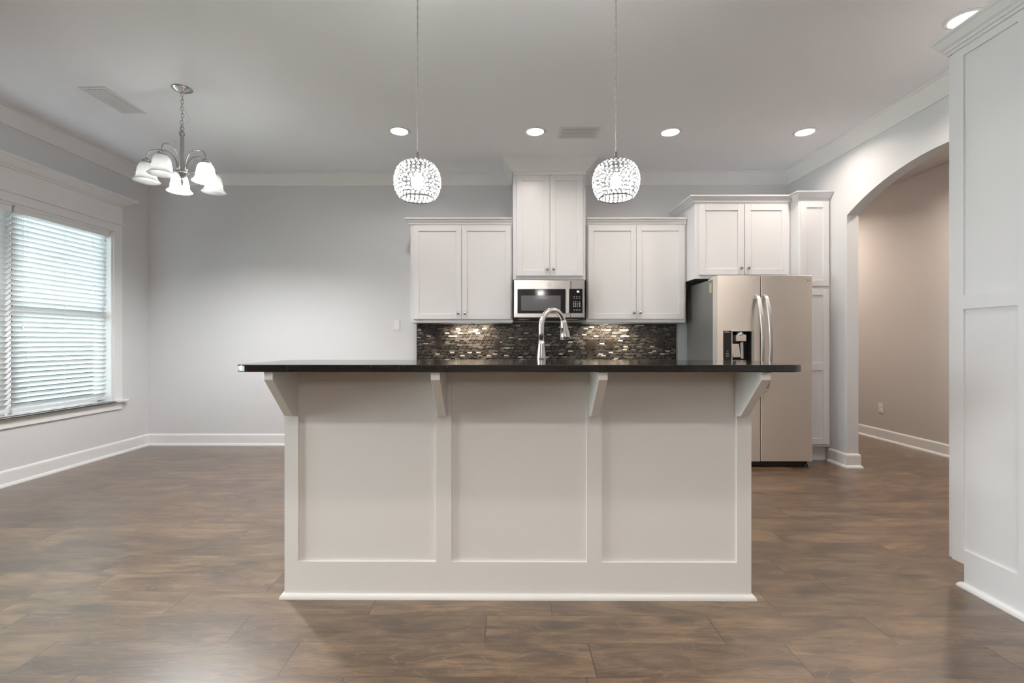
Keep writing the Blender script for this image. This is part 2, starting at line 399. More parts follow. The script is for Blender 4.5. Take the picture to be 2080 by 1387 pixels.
arc = [(ac + RR * math.sin(-a0 + 2 * a0 * i / 40), AR - RR + RR * math.cos(-a0 + 2 * a0 * i / 40)) for i in range(41)]
struct('wall_right', prism([(YB + .12, 0), (YB + .12, H), (YR, H), (YR, 0), (AY0, 0)] + arc + [(AY1, 0)], XR, XR + .106), M_WALL)
struct('wall_rear', bx(XL, XR, YR - .16, YR, 0, H), M_WALL)
struct('wall_hallway', bx((XH, XH + .12, .8, 7.6, 0, HH), (XR + .106, XH, 7.5, 7.6, 0, HH), (XR + .106, XH, .8, .9, 0, HH), (XR, XR + .106, YB + .12, 7.6, 0, HH)), M_HALL)
struct('wall_partition', bx(2.188, XR, 1.66, 1.787, 0, H), M_WALL)
# patio window added out of frame on the left wall to supply daylight
w = bpy.data.objects.new('window_added', None); COL.objects.link(w); w['kind'] = 'structure'; w.location = (XL, 1.45, .1)
fr = [(XL - .12, XL - .06, .5, 2.4, .1, .18), (XL - .12, XL - .06, .5, 2.4, 2.07, 2.15)] + [(XL - .12, XL - .06, y - .04, y + .04, .1, 2.15) for y in (.54, 1.45, 2.36)]
obj('window_frame', bx(*fr), M_TRIM, w)
obj('pane', bx(XL - .095, XL - .09, .54, 2.36, .15, 2.10), M_GLASS, w)

# crown, baseboards
CR = [(0, 2.928), (.010, 2.928), (.014, 2.940), (.092, 3.030), (.105, 3.036), (.105, 3.0495), (0, 3.0495)]
struct('trim_1', sweep([(XL, YR), (XL, YB), (.056, YB), (.056, 5.0), (.812, 5.0), (.812, YB), (XR, YB), (XR, YR)], CR), M_TRIM)
BP = [(0, .131), (.006, .131), (.012, .122), (.014, .112), (.014, .026), (.022, .021), (.027, .010), (.028, 0), (0, 0)]
struct('baseboard_left', sweep([(XL, 2.44), (XL, YB), (-1.03, YB)], BP), M_TRIM)
struct('baseboard_right', sweep([(XR, 4.738), (XR, AY1), (XR + .106, AY1), (XR + .106, 7.5)], BP), M_TRIM)
struct('baseboard_hallway', sweep([(XR + .2, 7.5), (XH, 7.5), (XH, .9)], BP), M_TRIM)

# window 1 with casing
w = bpy.data.objects.new('window_1', None); COL.objects.link(w); w['kind'] = 'structure'; w.location = (XL, 3.945, .47)
X = XL
obj('casing', bx((X, X + .02, WY1, 5.041, .56, 2.384), (X, X + .02, 2.85, WY0, .56, 2.384), (X, X + .02, WY0, WY1, WZ1, 2.384)), M_TRIM, w, .002)
obj('header_fillet', bx((X, X + .034, 2.83, 5.063, 2.384, 2.402)), M_TRIM, w, .005)
obj('header_board', bx((X, X + .02, 2.85, 5.041, 2.402, 2.585)), M_TRIM, w)
CAPP = [(0, 2.580), (.012, 2.580), (.016, 2.592), (.030, 2.600), (.072, 2.640), (.092, 2.646), (.097, 2.650), (.097, 2.668), (0, 2.668)]
obj('header_crown', sweep([(X, 2.85), (X + .02, 2.85), (X + .02, 5.041), (X, 5.041)], [(max(d - .0, 0), z) for d, z in CAPP], left=False), M_TRIM, w)
obj('sill', bx((X - .12, X + .055, WY0, WY1, .543, .563), (X, X + .055, 2.80, 5.092, .543, .563)), M_TRIM, w, .006)
obj('apron', bx((X, X + .018, 2.85, 5.041, .468, .543)), M_TRIM, w, .002)
obj('jamb', bx((X - .16, X, WY1 - .012, WY1, WZ0, WZ1), (X - .16, X, WY0, WY0 + .012, WZ0, WZ1), (X - .16, X, WY0, WY1, WZ1 - .012, WZ1), (X - .16, X - .07, 3.905, 3.985, WZ0, WZ1)), M_TRIM, w)
for y0, y1 in ((WY0 + .012, 3.905), (3.985, WY1 - .012)):
    zm = 1.43
    s = obj('sash', bx((X - .15, X - .11, y0, y0 + .045, .56, WZ1 - .01), (X - .15, X - .11, y1 - .045, y1, .56, WZ1 - .01), (X - .15, X - .11, y0, y1, .56, .62),
                       (X - .15, X - .11, y0, y1, 2.25, WZ1 - .01), (X - .155, X - .10, y0, y1, zm - .03, zm + .03)), M_TRIM, w)
    obj('pane', bx(X - .135, X - .131, y0 + .04, y1 - .04, .6, 2.27), M_GLASS, s)

# ground outside, seen only between the slats
struct('terrain', bx((-14, XL - .25, -8, 12, -.5, -.4)), mat('lawn', (.30, .34, .27), .9))

# ------------------------------------------------------------------ blinds
def blind(y0, y1, label):
    xc = XL - .045
    t = thing('window_blind', (xc, (y0 + y1) / 2, .575), label, 'blind', 'venetian blinds in the wide window')
    bm = bmesh.new(); z = 2.225; tilt = math.radians(49); hw = .0252
    dx, dz = hw * math.cos(tilt), hw * math.sin(tilt); nx, nz = -math.sin(tilt), math.cos(tilt)
    while z > .63:
        pr = []
        for k in range(5):
            s = -1 + k * .5; c = .0028 * (1 - s * s)
            pr.append((xc + s * dx + nx * c, z + s * dz + nz * c))
        lo = [(px - nx * .0022, pz - nz * .0022) for px, pz in pr]
        loop = pr + lo[::-1]
        A = [bm.verts.new((p[0], y0 + .004 + random.uniform(0, .006), p[1])) for p in loop]; B = [bm.verts.new((p[0], y1 - .004, p[1])) for p in loop]
        bm.faces.new(A); bm.faces.new(B[::-1])
        for i in range(len(loop)): bm.faces.new((A[i], B[i], B[(i + 1) % len(loop)], A[(i + 1) % len(loop)]))
        z -= .0430
    bmesh.ops.recalc_face_normals(bm, faces=bm.faces)
    obj('slats', bm, M_SLAT, t)
    obj('valance', bx((xc + .012, xc + .040, y0 - .002, y1 + .002, 2.238, 2.292), (xc + .030, xc + .048, y0 - .002, y1 + .002, 2.284, 2.296)), M_TRIM, t, .003)
    obj('headrail', bx((xc - .026, xc + .012, y0, y1, 2.245, 2.296)), M_TRIM, t)
    obj('bottom_rail', bx((xc - .012, xc + .020, y0, y1, .583, .612)), M_SLAT, t, .004)
    bm = bmesh.new()
    for yy in (y0 + .13, (y0 + y1) / 2, y1 - .17):
        for o_ in (-.006, .006): tube(bm, [(xc + .021, yy + o_, .60), (xc + .021, yy + o_, 2.24)], .0008, 5)
    obj('ladder_cord', bm, M_WHITE, t)
    bm = bmesh.new()
    for yy in (y0 + .070, y0 + .082): tube(bm, [(xc + .030, yy, 1.30), (xc + .030, yy, 2.24)], .0010, 5)
    c1 = obj('lift_cord', bm, M_WHITE, t)
    obj('tassel', lath([(.003, .03), (.007, .0), (.008, -.012), (.002, -.014)], (xc + .031, y0 + .076, 1.285), 10), M_WHITE, c1)
    c2 = obj('tilt_cord', tb([(xc + .030, y1 - .040, 1.36), (xc + .030, y1 - .040, 2.24)], .0012, 5), M_WHITE, t)
    obj('tassel', lath([(.003, .03), (.007, .0), (.008, -.012), (.002, -.014)], (xc + .031, y1 - .040, 1.345), 10), M_WHITE, c2)
    return t
blind(3.957, 4.902, 'white venetian blind over the half of the window nearer the corner')
blind(2.988, 3.933, 'white venetian blind over the window half cut by the photo edge')

# ------------------------------------------------------------------ cabinets
def shaker(x0, x1, z0, z1, yf, st=.056, th=.02, rec=.009, mids=()):
    """Shaker door facing -Y: frame proud, panel set back; mids = [(z0, z1)] middle rails."""
    bm = bmesh.new()
    box(bm, x0, x0 + st, yf, yf + th, z0, z1); box(bm, x1 - st, x1, yf, yf + th, z0, z1)
    box(bm, x0 + st, x1 - st, yf, yf + th, z0, z0 + st); box(bm, x0 + st, x1 - st, yf, yf + th, z1 - st, z1)
    for a, b in mids: box(bm, x0 + st, x1 - st, yf, yf + th, a, b)
    box(bm, x0 + st - .004, x1 - st + .004, yf + rec, yf + th - .002, z0 + st - .004, z1 - st + .004)
    return bm
def knob(x, y, z, parent, d=-1):
    return obj('knob', lath([(.0065, 0), (.0055, .010 * d), (.0075, .014 * d), (.0145, .018 * d), (.0155, .023 * d), (.012, .029 * d), (.0001, .031 * d)], (x, y, z), 20, 'Y'), M_KNOB, parent, smooth=True)
def CAP(z, p, h):       # small stepped cabinet crown profile
    return [(0, z), (.006, z), (.010, z + .12 * h), (p * .34, z + .22 * h), (p * .36, z + .36 * h), (p * .62, z + .55 * h), (p * .68, z + .70 * h), (p * .92, z + .80 * h), (p, z + .84 * h), (p, z + h), (0, z + h)]

def upper(name, x0, x1, yface, z0, ztop, doors, label, crown=None, group=None, knobz=None, st=.056):
    t = thing(name, ((x0 + x1) / 2, YB - .17, z0), label, 'cabinet', group)
    obj('body', bx((x0, x1, yface + .02, YB - .002, z0 + .022, ztop), (x0, x1, yface + .02, yface + .04, z0, z0 + .022), (x0, x0 + .018, yface + .04, YB - .002, z0, z0 + .022), (x1 - .018, x1, yface + .04, YB - .002, z0, z0 + .022)), M_CAB, t)
    for (a, b, c, d, kx) in doors:
        dr = obj('door', shaker(a, b, c, d, yface, st), M_CAB, t, .0018)
        if kx is not None: knob(kx, yface, knobz, dr)
    if crown: obj('crown_molding', sweep(crown[0], CAP(*crown[1])), M_CAB, t)
    return t
UG = 'white wall cabinets along the back wall'
upper('upper_cabinet', -1.027, .052, 5.08, 1.371, 2.412, [(-.991, -.486, 1.407, 2.392, -.520), (-.482, .034, 1.407, 2.392, -.450)],
      'white two-door wall cabinet left of the microwave, beside the bare grey wall',
      ([(-1.027, YB - .002), (-1.027, 5.10), (.052, 5.10)][::1], (2.396, .055, .074)), UG, 1.469)
upper('upper_cabinet', .834, 1.877, 5.08, 1.374, 2.412, [(.848, 1.351, 1.410, 2.392, 1.325), (1.354, 1.857, 1.410, 2.392, 1.392)],
      'white two-door wall cabinet between the microwave and the refrigerator',
      ([(.834, 5.10), (1.877, 5.10)], (2.396, .055, .072)), UG, 1.473)
upper('upper_cabinet', .056, .812, 5.01, 1.816, 2.93, [(.092, .437, 1.855, 2.901, .409), (.441, .784, 1.855, 2.901, .475)],
      'tall narrow white cabinet above the microwave, reaching up to the ceiling', None, UG, 1.921, .060)
struct('trim_2', bx(.056, .812, 5.0, YB, 2.90, H - .001), M_TRIM)
upper('upper_cabinet', 1.885, 2.838, 4.85, 1.805, 2.572, [(1.925, 2.372, 1.841, 2.549, 2.339), (2.378, 2.809, 1.841, 2.549, 2.411)],
      'deep white two-door cabinet above the refrigerator',
      ([(1.885, YB - .002), (1.885, 4.87), (2.838, 4.87)], (2.556, .066, .074)), UG, 1.907, .062)
# tall pantry by the fridge
t = thing('pantry_cabinet', (2.99, 5.05, 0), 'tall narrow white pantry cabinet between the refrigerator and the arch wall', 'cabinet')
obj('body', bx((2.842, 3.147, 4.733, YB - .002, .146, 2.60), (2.842, 3.147, 4.80, YB - .002, 0, .146)), M_CAB, t)
obj('door', shaker(2.853, 3.130, 1.712, 2.535, 4.713, .058), M_CAB, t, .0018)
obj('door', shaker(2.853, 3.130, .172, 1.682, 4.713, .058, mids=((.892, .964),)), M_CAB, t, .0018)
obj('crown_molding', sweep([(2.842, 4.802), (2.842, 4.72), (3.147, 4.72)], CAP(2.567, .050, .060)), M_CAB, t)

# tall pantry in the foreground
NX, NY = 2.176, 2.397
t = thing('pantry_cabinet', (2.65, 2.1, 0), 'tall white pantry cabinet in the right foreground with panelled side', 'cabinet')
obj('body', bx((NX + .010, XR - .003, 1.79, NY - .022, .109, 2.59), (NX + .010, XR - .003, 1.79, 2.314, 0, .109)), M_CAB, t)
z0, z1 = .0, 2.59
obj('side_frame', bx((NX, NX + .010, 2.317, NY - .022, .109, z1), (NX, NX + .010, 1.79, 2.070, 0, z1), (NX, NX + .010, 2.070, 2.317, 2.537, z1), (NX, NX + .010, 2.070, 2.317, 1.326, 1.392), (NX, NX + .010, 2.070, 2.3138, 0, .177), (NX, NX + .010, 2.3138, 2.317, .109, .177)), M_CAB, t)
for a, b in ((NX + .004, 2.655), (2.662, XR - .006)):
    d = obj('door', bx((a, b, NY - .021, NY, .112, 2.575)), M_CAB, t, .002)
    knob(2.62 if b < 2.7 else 2.70, NY, 1.05, d, 1)
obj('shoe_molding', sweep([(NX, 1.79), (NX, 2.314), (XR - .02, 2.314)], [(0, .024), (.008, .023), (.016, .016), (.02, .006), (.02, 0), (0, 0)], left=True), M_CAB, t)
obj('crown_molding', sweep([(NX, 1.79), (NX, NY - .01), (XR - .06, NY - .01)], [(0, 2.575), (.008, 2.575), (.010, 2.588), (.018, 2.592), (.020, 2.602), (.030, 2.612), (.046, 2.642), (.054, 2.650), (.054, 2.662), (0, 2.662)], left=True), M_CAB, t)

# ------------------------------------------------------------------ back counter run (low, mostly behind the island)
t = thing('base_cabinet', (-.48, 5.1, 0), 'white base cabinet run left of the range, behind the island', 'cabinet')
obj('body', bx((-1.015, .05, 4.83, YB - .003, .1, .885), (-1.015, .05, 4.90, YB - .003, 0, .1)), M_CAB, t)
for a, b, k in ((-1.0, -.49, -.53), (-.48, .035, -.44)):
    d = obj('door', shaker(a, b, .12, .69, 4.81), M_CAB, t, .0018); knob(k, 4.81, .63, d)
    d = obj('drawer', bx((a, b, 4.81, 4.83, .70, .865)), M_CAB, t, .002); knob((a + b) / 2, 4.81, .78, d)
t = thing('base_cabinet', (1.35, 5.1, 0), 'white base cabinet run between the range and the refrigerator', 'cabinet')
obj('body', bx((.822, 1.875, 4.83, YB - .003, .1, .885), (.822, 1.875, 4.90, YB - .003, 0, .1)), M_CAB, t)
for a, b, k in ((.837, 1.345, 1.30), (1.352, 1.86, 1.40)):
    d = obj('door', shaker(a, b, .12, .69, 4.81), M_CAB, t, .0018); knob(k, 4.81, .63, d)
    d = obj('drawer', bx((a, b, 4.81, 4.83, .70, .865)), M_CAB, t, .002); knob((a + b) / 2, 4.81, .78, d)
tag(obj('countertop', bx((-1.03, .052, 4.79, YB - .012, .885, .915)), M_GRAN, None, .004), 'black granite counter under the left wall cabinet', 'countertop')
tag(obj('countertop', bx((.820, 1.885, 4.79, YB - .012, .885, .915)), M_GRAN, None, .004), 'black granite counter between range and refrigerator', 'countertop')
t = thing('range', (.436, 5.1, 0), 'stainless range under the microwave, behind the island', 'range')
obj('body', bx((.058, .814, 4.81, YB - .02, .02, .90)), M_CASE, t)
obj('oven_door', bx((.062, .810, 4.785, 4.808, .22, .74)), M_STEEL, t, .004)
obj('handle', tb([(.10, 4.75, .70), (.77, 4.75, .70)], .011), M_HANDLE, t)
obj('cooktop', bx((.058, .814, 4.80, YB - .02, .902, .912)), M_BLACK, t, .003)
obj('control_panel', bx((.062, .810, 4.785, 4.808, .76, .89)), M_STEEL, t, .004)

# backsplash
o = tag(obj('backsplash', bx((-1.015, 1.880, YB - .010, YB - .001, .915, 1.3705), (.0535, .8325, YB - .010, YB - .001, 1.3705, 1.386)), M_TILE), 'dark mosaic tile backsplash of small bricks between counter and wall cabinets', 'backsplash')
obj('edge_trim', bx((-1.022, -1.015, YB - .013, YB - .001, .915, 1.372)), M_DARK, o)
obj('edge_trim', bx((1.880, 1.887, YB - .013, YB - .001, .915, 1.376)), M_DARK, o)
def device(x, z, kind, label, n=1, m=M_BROWN, y=YB - .010, dirx=None, grp=None):
    wdt = .07 if n == 1 else .116
    t = thing('electrical_outlet' if kind == 'outlet' else 'light_switch', (x, y, z - .058), label, kind, grp)
    obj('plate', bx((x - wdt / 2, x + wdt / 2, y - .006, y, z - .058, z + .058)), m, t, .003)
    for i in range(n):
        cx = x + (i - (n - 1) / 2) * .046
        if kind == 'outlet':
            for dz in (.022, -.022):
                bm = bx((cx - .016, cx + .016, y - .009, y - .005, z + dz - .014, z + dz + .014))
                so = obj('socket', bm, m, t, .004)
                for ddx in (-.006, .006): obj('slot', bx(cx + ddx - .0012, cx + ddx + .0012, y - .0098, y - .0088, z + dz - .003, z + dz + .006), M_VOID, so)
        else:
            obj('rocker', bx((cx - .017, cx + .017, y - .010, y - .005, z - .034, z + .034)), m, t, .002)
    return t
device(-.775, 1.159, 'outlet', 'brown outlet at the left end of the tile backsplash', grp='brown outlets on the backsplash')
device(-.122, 1.153, 'outlet', 'brown outlet just left of the microwave on the tile', grp='brown outlets on the backsplash')
device(.939, 1.142, 'switch', 'brown two-gang switch plate on the tile right of the faucet', 2)
device(1.143, 1.145, 'outlet', 'brown outlet right of the two-gang switch on the tile', grp='brown outlets on the backsplash')
device(1.715, 1.150, 'outlet', 'added outlet at the unlit right end of the backsplash', grp='brown outlets on the backsplash')  # outlet added at a light cutoff on the tile
device(-1.249, 1.358, 'switch', 'white rocker switch on the grey wall left of the cabinets', 1, M_WHITE, YB)
# hallway outlet (facing -X)
t = thing('electrical_outlet', (XH, 5.788, .325), 'white outlet low on the hallway wall', 'outlet')
obj('plate', bx((XH - .006, XH, 5.753, 5.823, .324, .440)), M_WHITE, t, .003)
for dz in (.022, -.022): obj('socket', bx((XH - .009, XH - .005, 5.772, 5.804, .382 + dz - .014, .382 + dz + .014)), M_TRIM, t, .004)

# under-cabinet lights
for xc, lab in ((-.40, 'slim lit strip light under the left wall cabinet'), (1.12, 'slim lit strip light under the cabinet beside the refrigerator')):
    t = thing('under_cabinet_light', (xc, 5.32, 1.380), lab, 'light', 'under cabinet lights')
    obj('housing', bx((xc - .22, xc + .22, 5.28, 5.36, 1.3855, 1.3925)), M_WHITE, t, .002)
    obj('lens', bx((xc - .20, xc + .20, 5.29, 5.35, 1.3835, 1.3855)), M_UC, t)
    area('strip_glow', (xc, 5.32, 1.382), (0, .12, -1), .40, .05, 3.8, (1.0, .88, .72), spread=150)

# ------------------------------------------------------------------ microwave
def mwx(x): return .063 + (x - 45) / 2569
def mwz(y): return 1.803 - (y - 110) / 2569
YM = 4.96
t = thing('microwave', (.43, 5.2, 1.415), 'stainless over-the-range microwave with black window and keypad', 'microwave')
obj('body', bx((.066, .792, YM + .035, YB - .012, 1.418, 1.812)), M_DARK, t)
obj('underside', bx((.070, .788, YM + .05, YB - .02, 1.404, 1.418)), M_DARK, t)
for a, b in ((.115, .225), (.62, .73)): obj('filter', bx((a, b, 5.03, 5.12, 1.3995, 1.404)), M_VENT, t)
d = obj('door', bx((mwx(50), mwx(1552), YM, YM + .033, 1.416, 1.803)), M_STEELV, t, .006)
obj('window', bx((mwx(145), mwx(1415), YM - .003, YM + .004, mwz(990), mwz(345))), M_BLACK, d, .002)
obj('screen', bx((mwx(240), mwx(1285), YM - .0042, YM - .002, mwz(915), mwz(515))), M_MWIN, d)
obj('logo', tb([(mwx(995) + .017 * math.cos(a), YM - .0008, mwz(225) + .017 * math.sin(a)) for a in [2 * PI * i / 24 for i in range(24)]], .0014, 6, True), M_LOGO, d)
hx = mwx(1462)
h = obj('handle', bx((hx - .013, hx + .013, YM - .040, YM - .026, mwz(1000), mwz(330)), (hx - .008, hx + .008, YM - .027, YM + .002, mwz(985), mwz(950)), (hx - .008, hx + .008, YM - .027, YM + .002, mwz(380), mwz(345))), M_HANDLE, d, .004)
c = obj('control_panel', bx((mwx(1556), .794, YM, YM + .033, 1.416, 1.803)), M_STEELV, t, .006)
obj('keypad', bx((mwx(1508), mwx(1860), YM - .003, YM + .004, mwz(980), mwz(342))), M_BLACK, c, .002)
text('26', .026, (mwx(1740), YM - .0035, mwz(415)), M_MARK, 'display_digits', c)
bm = bmesh.new()
def key(x, y, wd, hh): box(bm, mwx(x - wd), mwx(x + wd), YM - .0038, YM - .0028, mwz(y + hh), mwz(y - hh))
for y in (550, 590):
    for x in (1640, 1707, 1778): key(x, y, 19, 6)
for y in (685, 725, 765, 805):
    for x in (1628, 1674, 1719): key(x, y, 10, 10)
    key(1780, y, 19, 8)
for x in (1645, 1712, 1778): key(x, 900, 17, 9)
obj('keypad_lettering', bm, M_PRINT, c)

# ------------------------------------------------------------------ refrigerator
Y0 = 4.50; FX0, FX1, FG = 1.952, 2.834, 2.352
t = thing('refrigerator', (2.39, 4.95, 0), 'stainless side-by-side refrigerator with ice dispenser and two curved handles', 'refrigerator')
obj('case', bx((FX0 + .004, FX1 - .004, Y0 + .115, 5.27, .035, 1.765)), M_CASE, t, .004)
# freezer door with dispenser opening
DX0, DX1, DZ0, DZ1 = 2.091, 2.272, .985, 1.272
d = obj('door', bx((FX0, 2.006, Y0, Y0 + .10, .058, 1.788), (2.006, FG - .004, Y0, Y0 + .10, DZ1, 1.788), (2.006, FG - .004, Y0, Y0 + .10, .058, DZ0), (DX1, FG - .004, Y0, Y0 + .10, DZ0, DZ1),
                   (2.083, 2.091, Y0, Y0 + .10, DZ0, DZ1), (2.006, 2.091, Y0 + .01, Y0 + .10, DZ0, DZ1)), M_STEEL, t)
obj('dispenser_controls', bx((2.006, 2.083, Y0 - .001, Y0 + .01, DZ0, DZ1)), M_BLACK, d)
bm = bmesh.new()
for z, wd in ((1.085, .010), (1.062, .014), (1.045, .015), (1.030, .011)): box(bm, 2.045 - wd, 2.045 + wd, Y0 - .0018, Y0 - .0008, z - .0015, z + .0015)
box(bm, 2.032, 2.072, Y0 - .0018, Y0 - .0008, 1.256, 1.260); box(bm, 2.032, 2.055, Y0 - .0018, Y0 - .0008, 1.263, 1.266)
tube(bm, [(2.022 + .006 * math.cos(a), Y0 - .0015, 1.260 + .006 * math.sin(a)) for a in [2 * PI * i / 16 for i in range(16)]], .0014, 5, True)
obj('panel_lettering', bm, M_PRINT, d)
r = obj('dispenser_recess', bx((DX0, DX1, Y0 + .085, Y0 + .10, DZ0, DZ1), (DX0, DX0 + .003, Y0 + .012, Y0 + .09, DZ0, DZ1), (DX1 - .003, DX1, Y0 + .012, Y0 + .09, DZ0, DZ1), (DX0, DX1, Y0 + .004, Y0 + .09, DZ0, DZ0 + .012)), M_DARK, d)
obj('recess_trim', bx((DX1 - .002, DX1 + .014, Y0 - .004, Y0 + .012, DZ0, DZ1 + .003), (DX0, DX1 + .014, Y0 - .003, Y0 + .01, DZ1 - .006, DZ1 + .003)), M_HANDLE, d, .002)
obj('ice_chute', bx((2.129, 2.225, Y0 + .006, Y0 + .08, 1.175, 1.236)), M_STEEL, d, .006)
obj('chute_dome', lath([(.032, -.01), (.034, .0), (.030, .018), (.018, .030), (.0001, .034)], (2.176, Y0 + .035, 1.238), 20), M_HANDLE, d, smooth=True)
obj('paddle', prism([(2.098, 1.150), (2.165, 1.150), (2.182, 1.024), (2.110, 1.024)], Y0 + .028, Y0 + .036, 'Y'), M_STEEL, d, .002)
obj('paddle', prism([(2.182, 1.160), (2.212, 1.170), (2.214, 1.010), (2.190, 1.010)], Y0 + .04, Y0 + .055, 'Y'), M_HANDLE, d, .002)
d2 = obj('door', bx((FG + .004, FX1, Y0, Y0 + .10, .058, 1.788)), M_STEEL, t, .006)
def fhandle(x, parent):
    bm = bmesh.new(); n = 24; rings = []
    for i in range(n + 1):
        s = i / n; z = 1.605 - s * .90; out = .030 + .105 * math.sin(PI * min(max(s, 0), 1)) ** .62
        hw = .0175
        yy = Y0 - out
        rings.append([bm.verts.new(p) for p in ((x - hw, yy + .007, z), (x - hw * .8, yy - .006, z), (x + hw * .8, yy - .006, z), (x + hw, yy + .007, z), (x, yy + .014, z))])
    for a, b in zip(rings, rings[1:]):
        for k in range(5): bm.faces.new((a[k], a[(k + 1) % 5], b[(k + 1) % 5], b[k]))
    bm.faces.new(rings[0]); bm.faces.new(rings[-1][::-1])
    for z in (1.585, .725): box(bm, x - .012, x + .012, Y0 - .045, Y0 + .004, z - .018, z + .018)
    bmesh.ops.recalc_face_normals(bm, faces=bm.faces)
    return obj('handle', bm, M_HANDLE, parent, .002)
fhandle(2.307, d); fhandle(2.380, d2)
obj('hinge_cover', bx((1.958, 2.03, Y0 + .03, Y0 + .16, 1.765, 1.785), (1.958, 1.990, Y0 + .09, Y0 + .22, 1.760, 1.775)), M_VENT, t, .004)
obj('gasket_gap_shade', bx((FG - .0038, FG + .0038, Y0 + .015, Y0 + .112, .06, 1.78), (FX0 + .01, FX1 - .01, Y0 + .1005, Y0 + .1145, .06, 1.76)), M_VOID, t)  # dark fill stands for the shade between the doors, plus seal behind them
obj('toe_grille', bx((FX0 + .02, FX1 - .02, Y0 + .05, Y0 + .15, .006, .05)), M_DARK, t)
obj('foot', lath([(.016, 0), (.016, .02), (.01, .03)], (FX1 - .04, Y0 + .035, 0.001), 14), M_DARK, t)
obj('foot', lath([(.016, 0), (.016, .02), (.01, .03)], (FX0 + .04, Y0 + .035, 0.001), 14), M_DARK, t)
obj('sticker', bx((FX0 + .0025, FX0 + .0045, Y0 + .135, Y0 + .185, 1.64, 1.735)), M_STICK, t)
obj('logo', tb([(2.765 + .013 * math.cos(a), Y0 - .0004, 1.743 + .013 * math.sin(a)) for a in [2 * PI * i / 20 for i in range(20)]], .0012, 5, True), M_LOGO, d2)
text('LG', .024, (2.798, Y0 - .0006, 1.743), M_LOGO, 'logo_lettering', d2)

# ------------------------------------------------------------------ island
t = thing('kitchen_island', (.04, 2.6, 0), 'white panelled kitchen island with four corbels under its raised bar', 'island')
IX0, IX1, IY = -1.020, 1.108, 2.200
obj('body', bx((IX0, IX1, IY + .012, 2.36, 0, 1.0455), (IX0, IX1, 2.36, 2.96, .1, .885), (IX0, IX1, 2.36, 2.89, 0, .1)), M_ISL, t)
st = [(IX0, -.957), (-.326, -.256), (.361, .430), (1.043, IX1)]
fr = [(a, b, IY, IY + .013, .0, 1.0455) for a, b in st] + [(a, b, IY, IY + .013, 0, .165) for a, b in ((-.957, -.326), (-.256, .361), (.430, 1.043))] + [(a, b, IY, IY + .013, .988, 1.0455) for a, b in ((-.957, -.326), (-.256, .361), (.430, 1.043))]
obj('panel_frame', bx(*fr), M_ISL, t)
for a, b in ((-.957, -.326), (-.256, .361), (.430, 1.043)):
    z0, z1, q = .165, .988, .0015
    bm = bmesh.new()
    o_ = [(a, z0), (b, z0), (b, z1), (a, z1)]; i_ = [(a + q, z0 + q), (b - q, z0 + q), (b - q, z1 - q), (a + q, z1 - q)]
    A = [bm.verts.new((x, IY + .003, z)) for x, z in o_]; B = [bm.verts.new((x, IY + .0112, z)) for x, z in i_]
    for k in range(4): bm.faces.new((A[k], A[(k + 1) % 4], B[(k + 1) % 4], B[k]))
    bm.faces.new(B); bm.normal_update()
    bmesh.ops.reverse_faces(bm, faces=[f_ for f_ in bm.faces if f_.normal.y > 0])
    pn = obj('panel', bm, M_ISL, t)
for x0 in (-.998, -.313, .371, 1.034):
    x1 = x0 + .0375
    obj('corbel', prism([(1.968, 1.0455), (1.968, 1.014), (2.150, .838), (2.1995, .832), (2.1995, 1.0455)], x0, x1), M_ISL, t, .0015)
obj('shoe_molding', sweep([(IX0, 2.34), (IX0, IY), (IX1, IY), (IX1, 2.34)], [(0, .022), (.006, .0215), (.013, .016), (.017, .008), (.018, 0), (0, 0)], left=False), M_ISL, t)
def slab(x0, x1, y0, y1, r, z0, z1, n=12):
    pts = []
    for cx, cy, s in ((x1 - r, y1 - r, 0), (x0 + r, y1 - r, 1), (x0 + r, y0 + r, 2), (x1 - r, y0 + r, 3)):
        for i in range(n + 1):
            a = PI / 2 * (s + i / n); pts.append((cx + r * math.cos(a), cy + r * math.sin(a)))
    return prism(pts, z0, z1, 'Z')
tag(obj('bar_countertop', slab(-1.132, 1.220, 1.95, 2.505, .085, 1.0465, 1.0765), M_GRAN, None, .005, seg=3), 'long black granite bar top with rounded corners on the island', 'countertop')
SX0, SX1, SY0, SY1 = -.10, .62, 2.56, 2.93
o = tag(obj('sink_countertop', bx((-1.05, SX0, 2.362, 3.0, .886, .915), (SX1, 1.14, 2.362, 3.0, .886, .915), (SX0, SX1, 2.362, SY0 + .08, .886, .915), (SX0, SX1, SY1, 3.0, .886, .915)), M_GRAN), 'black granite work surface behind the raised bar', 'countertop')
obj('sink_basin', bx((SX0, SX1, SY0 + .08, SY1, .862, .868), (SX0 - .002, SX0, SY0 + .08, SY1, .868, .90), (SX1, SX1 + .002, SY0 + .08, SY1, .868, .90)), M_STEEL, o)

# faucet
FXc, FYc = .182, 2.598
t = thing('faucet', (FXc, FYc, .915), 'brushed nickel gooseneck pull-down faucet behind the bar top', 'faucet')
obj('base', lath([(.027, 0), (.027, .006), (.022, .016), (.0185, .05), (.019, .10), (.0235, .150), (.0245, .166), (.0238, .178), (.0205, .205), (.0170, .240), (.0150, .262)], (FXc, FYc, .915), 28), M_FAUC, t, smooth=True)
obj('base_ring', lath([(.0247, 0), (.0252, .002), (.0247, .004)], (FXc, FYc, 1.078), 28), M_LOGO, t, smooth=True)
R = .087; dirv = Vector((.155, .125, 0)).normalized(); zc = 1.2555; pts = [Vector((FXc, FYc, 1.177)), Vector((FXc, FYc, 1.22)), Vector((FXc, FYc, zc - .02))]
for i in range(0, 23):
    a = PI - (PI * .878) * i / 22
    pts.append(Vector((FXc, FYc, zc)) + dirv * (R + R * math.cos(a)) + Vector((0, 0, R * math.sin(a))))
obj('gooseneck', tb(pts, .0145, 18), M_FAUC, t, smooth=True)
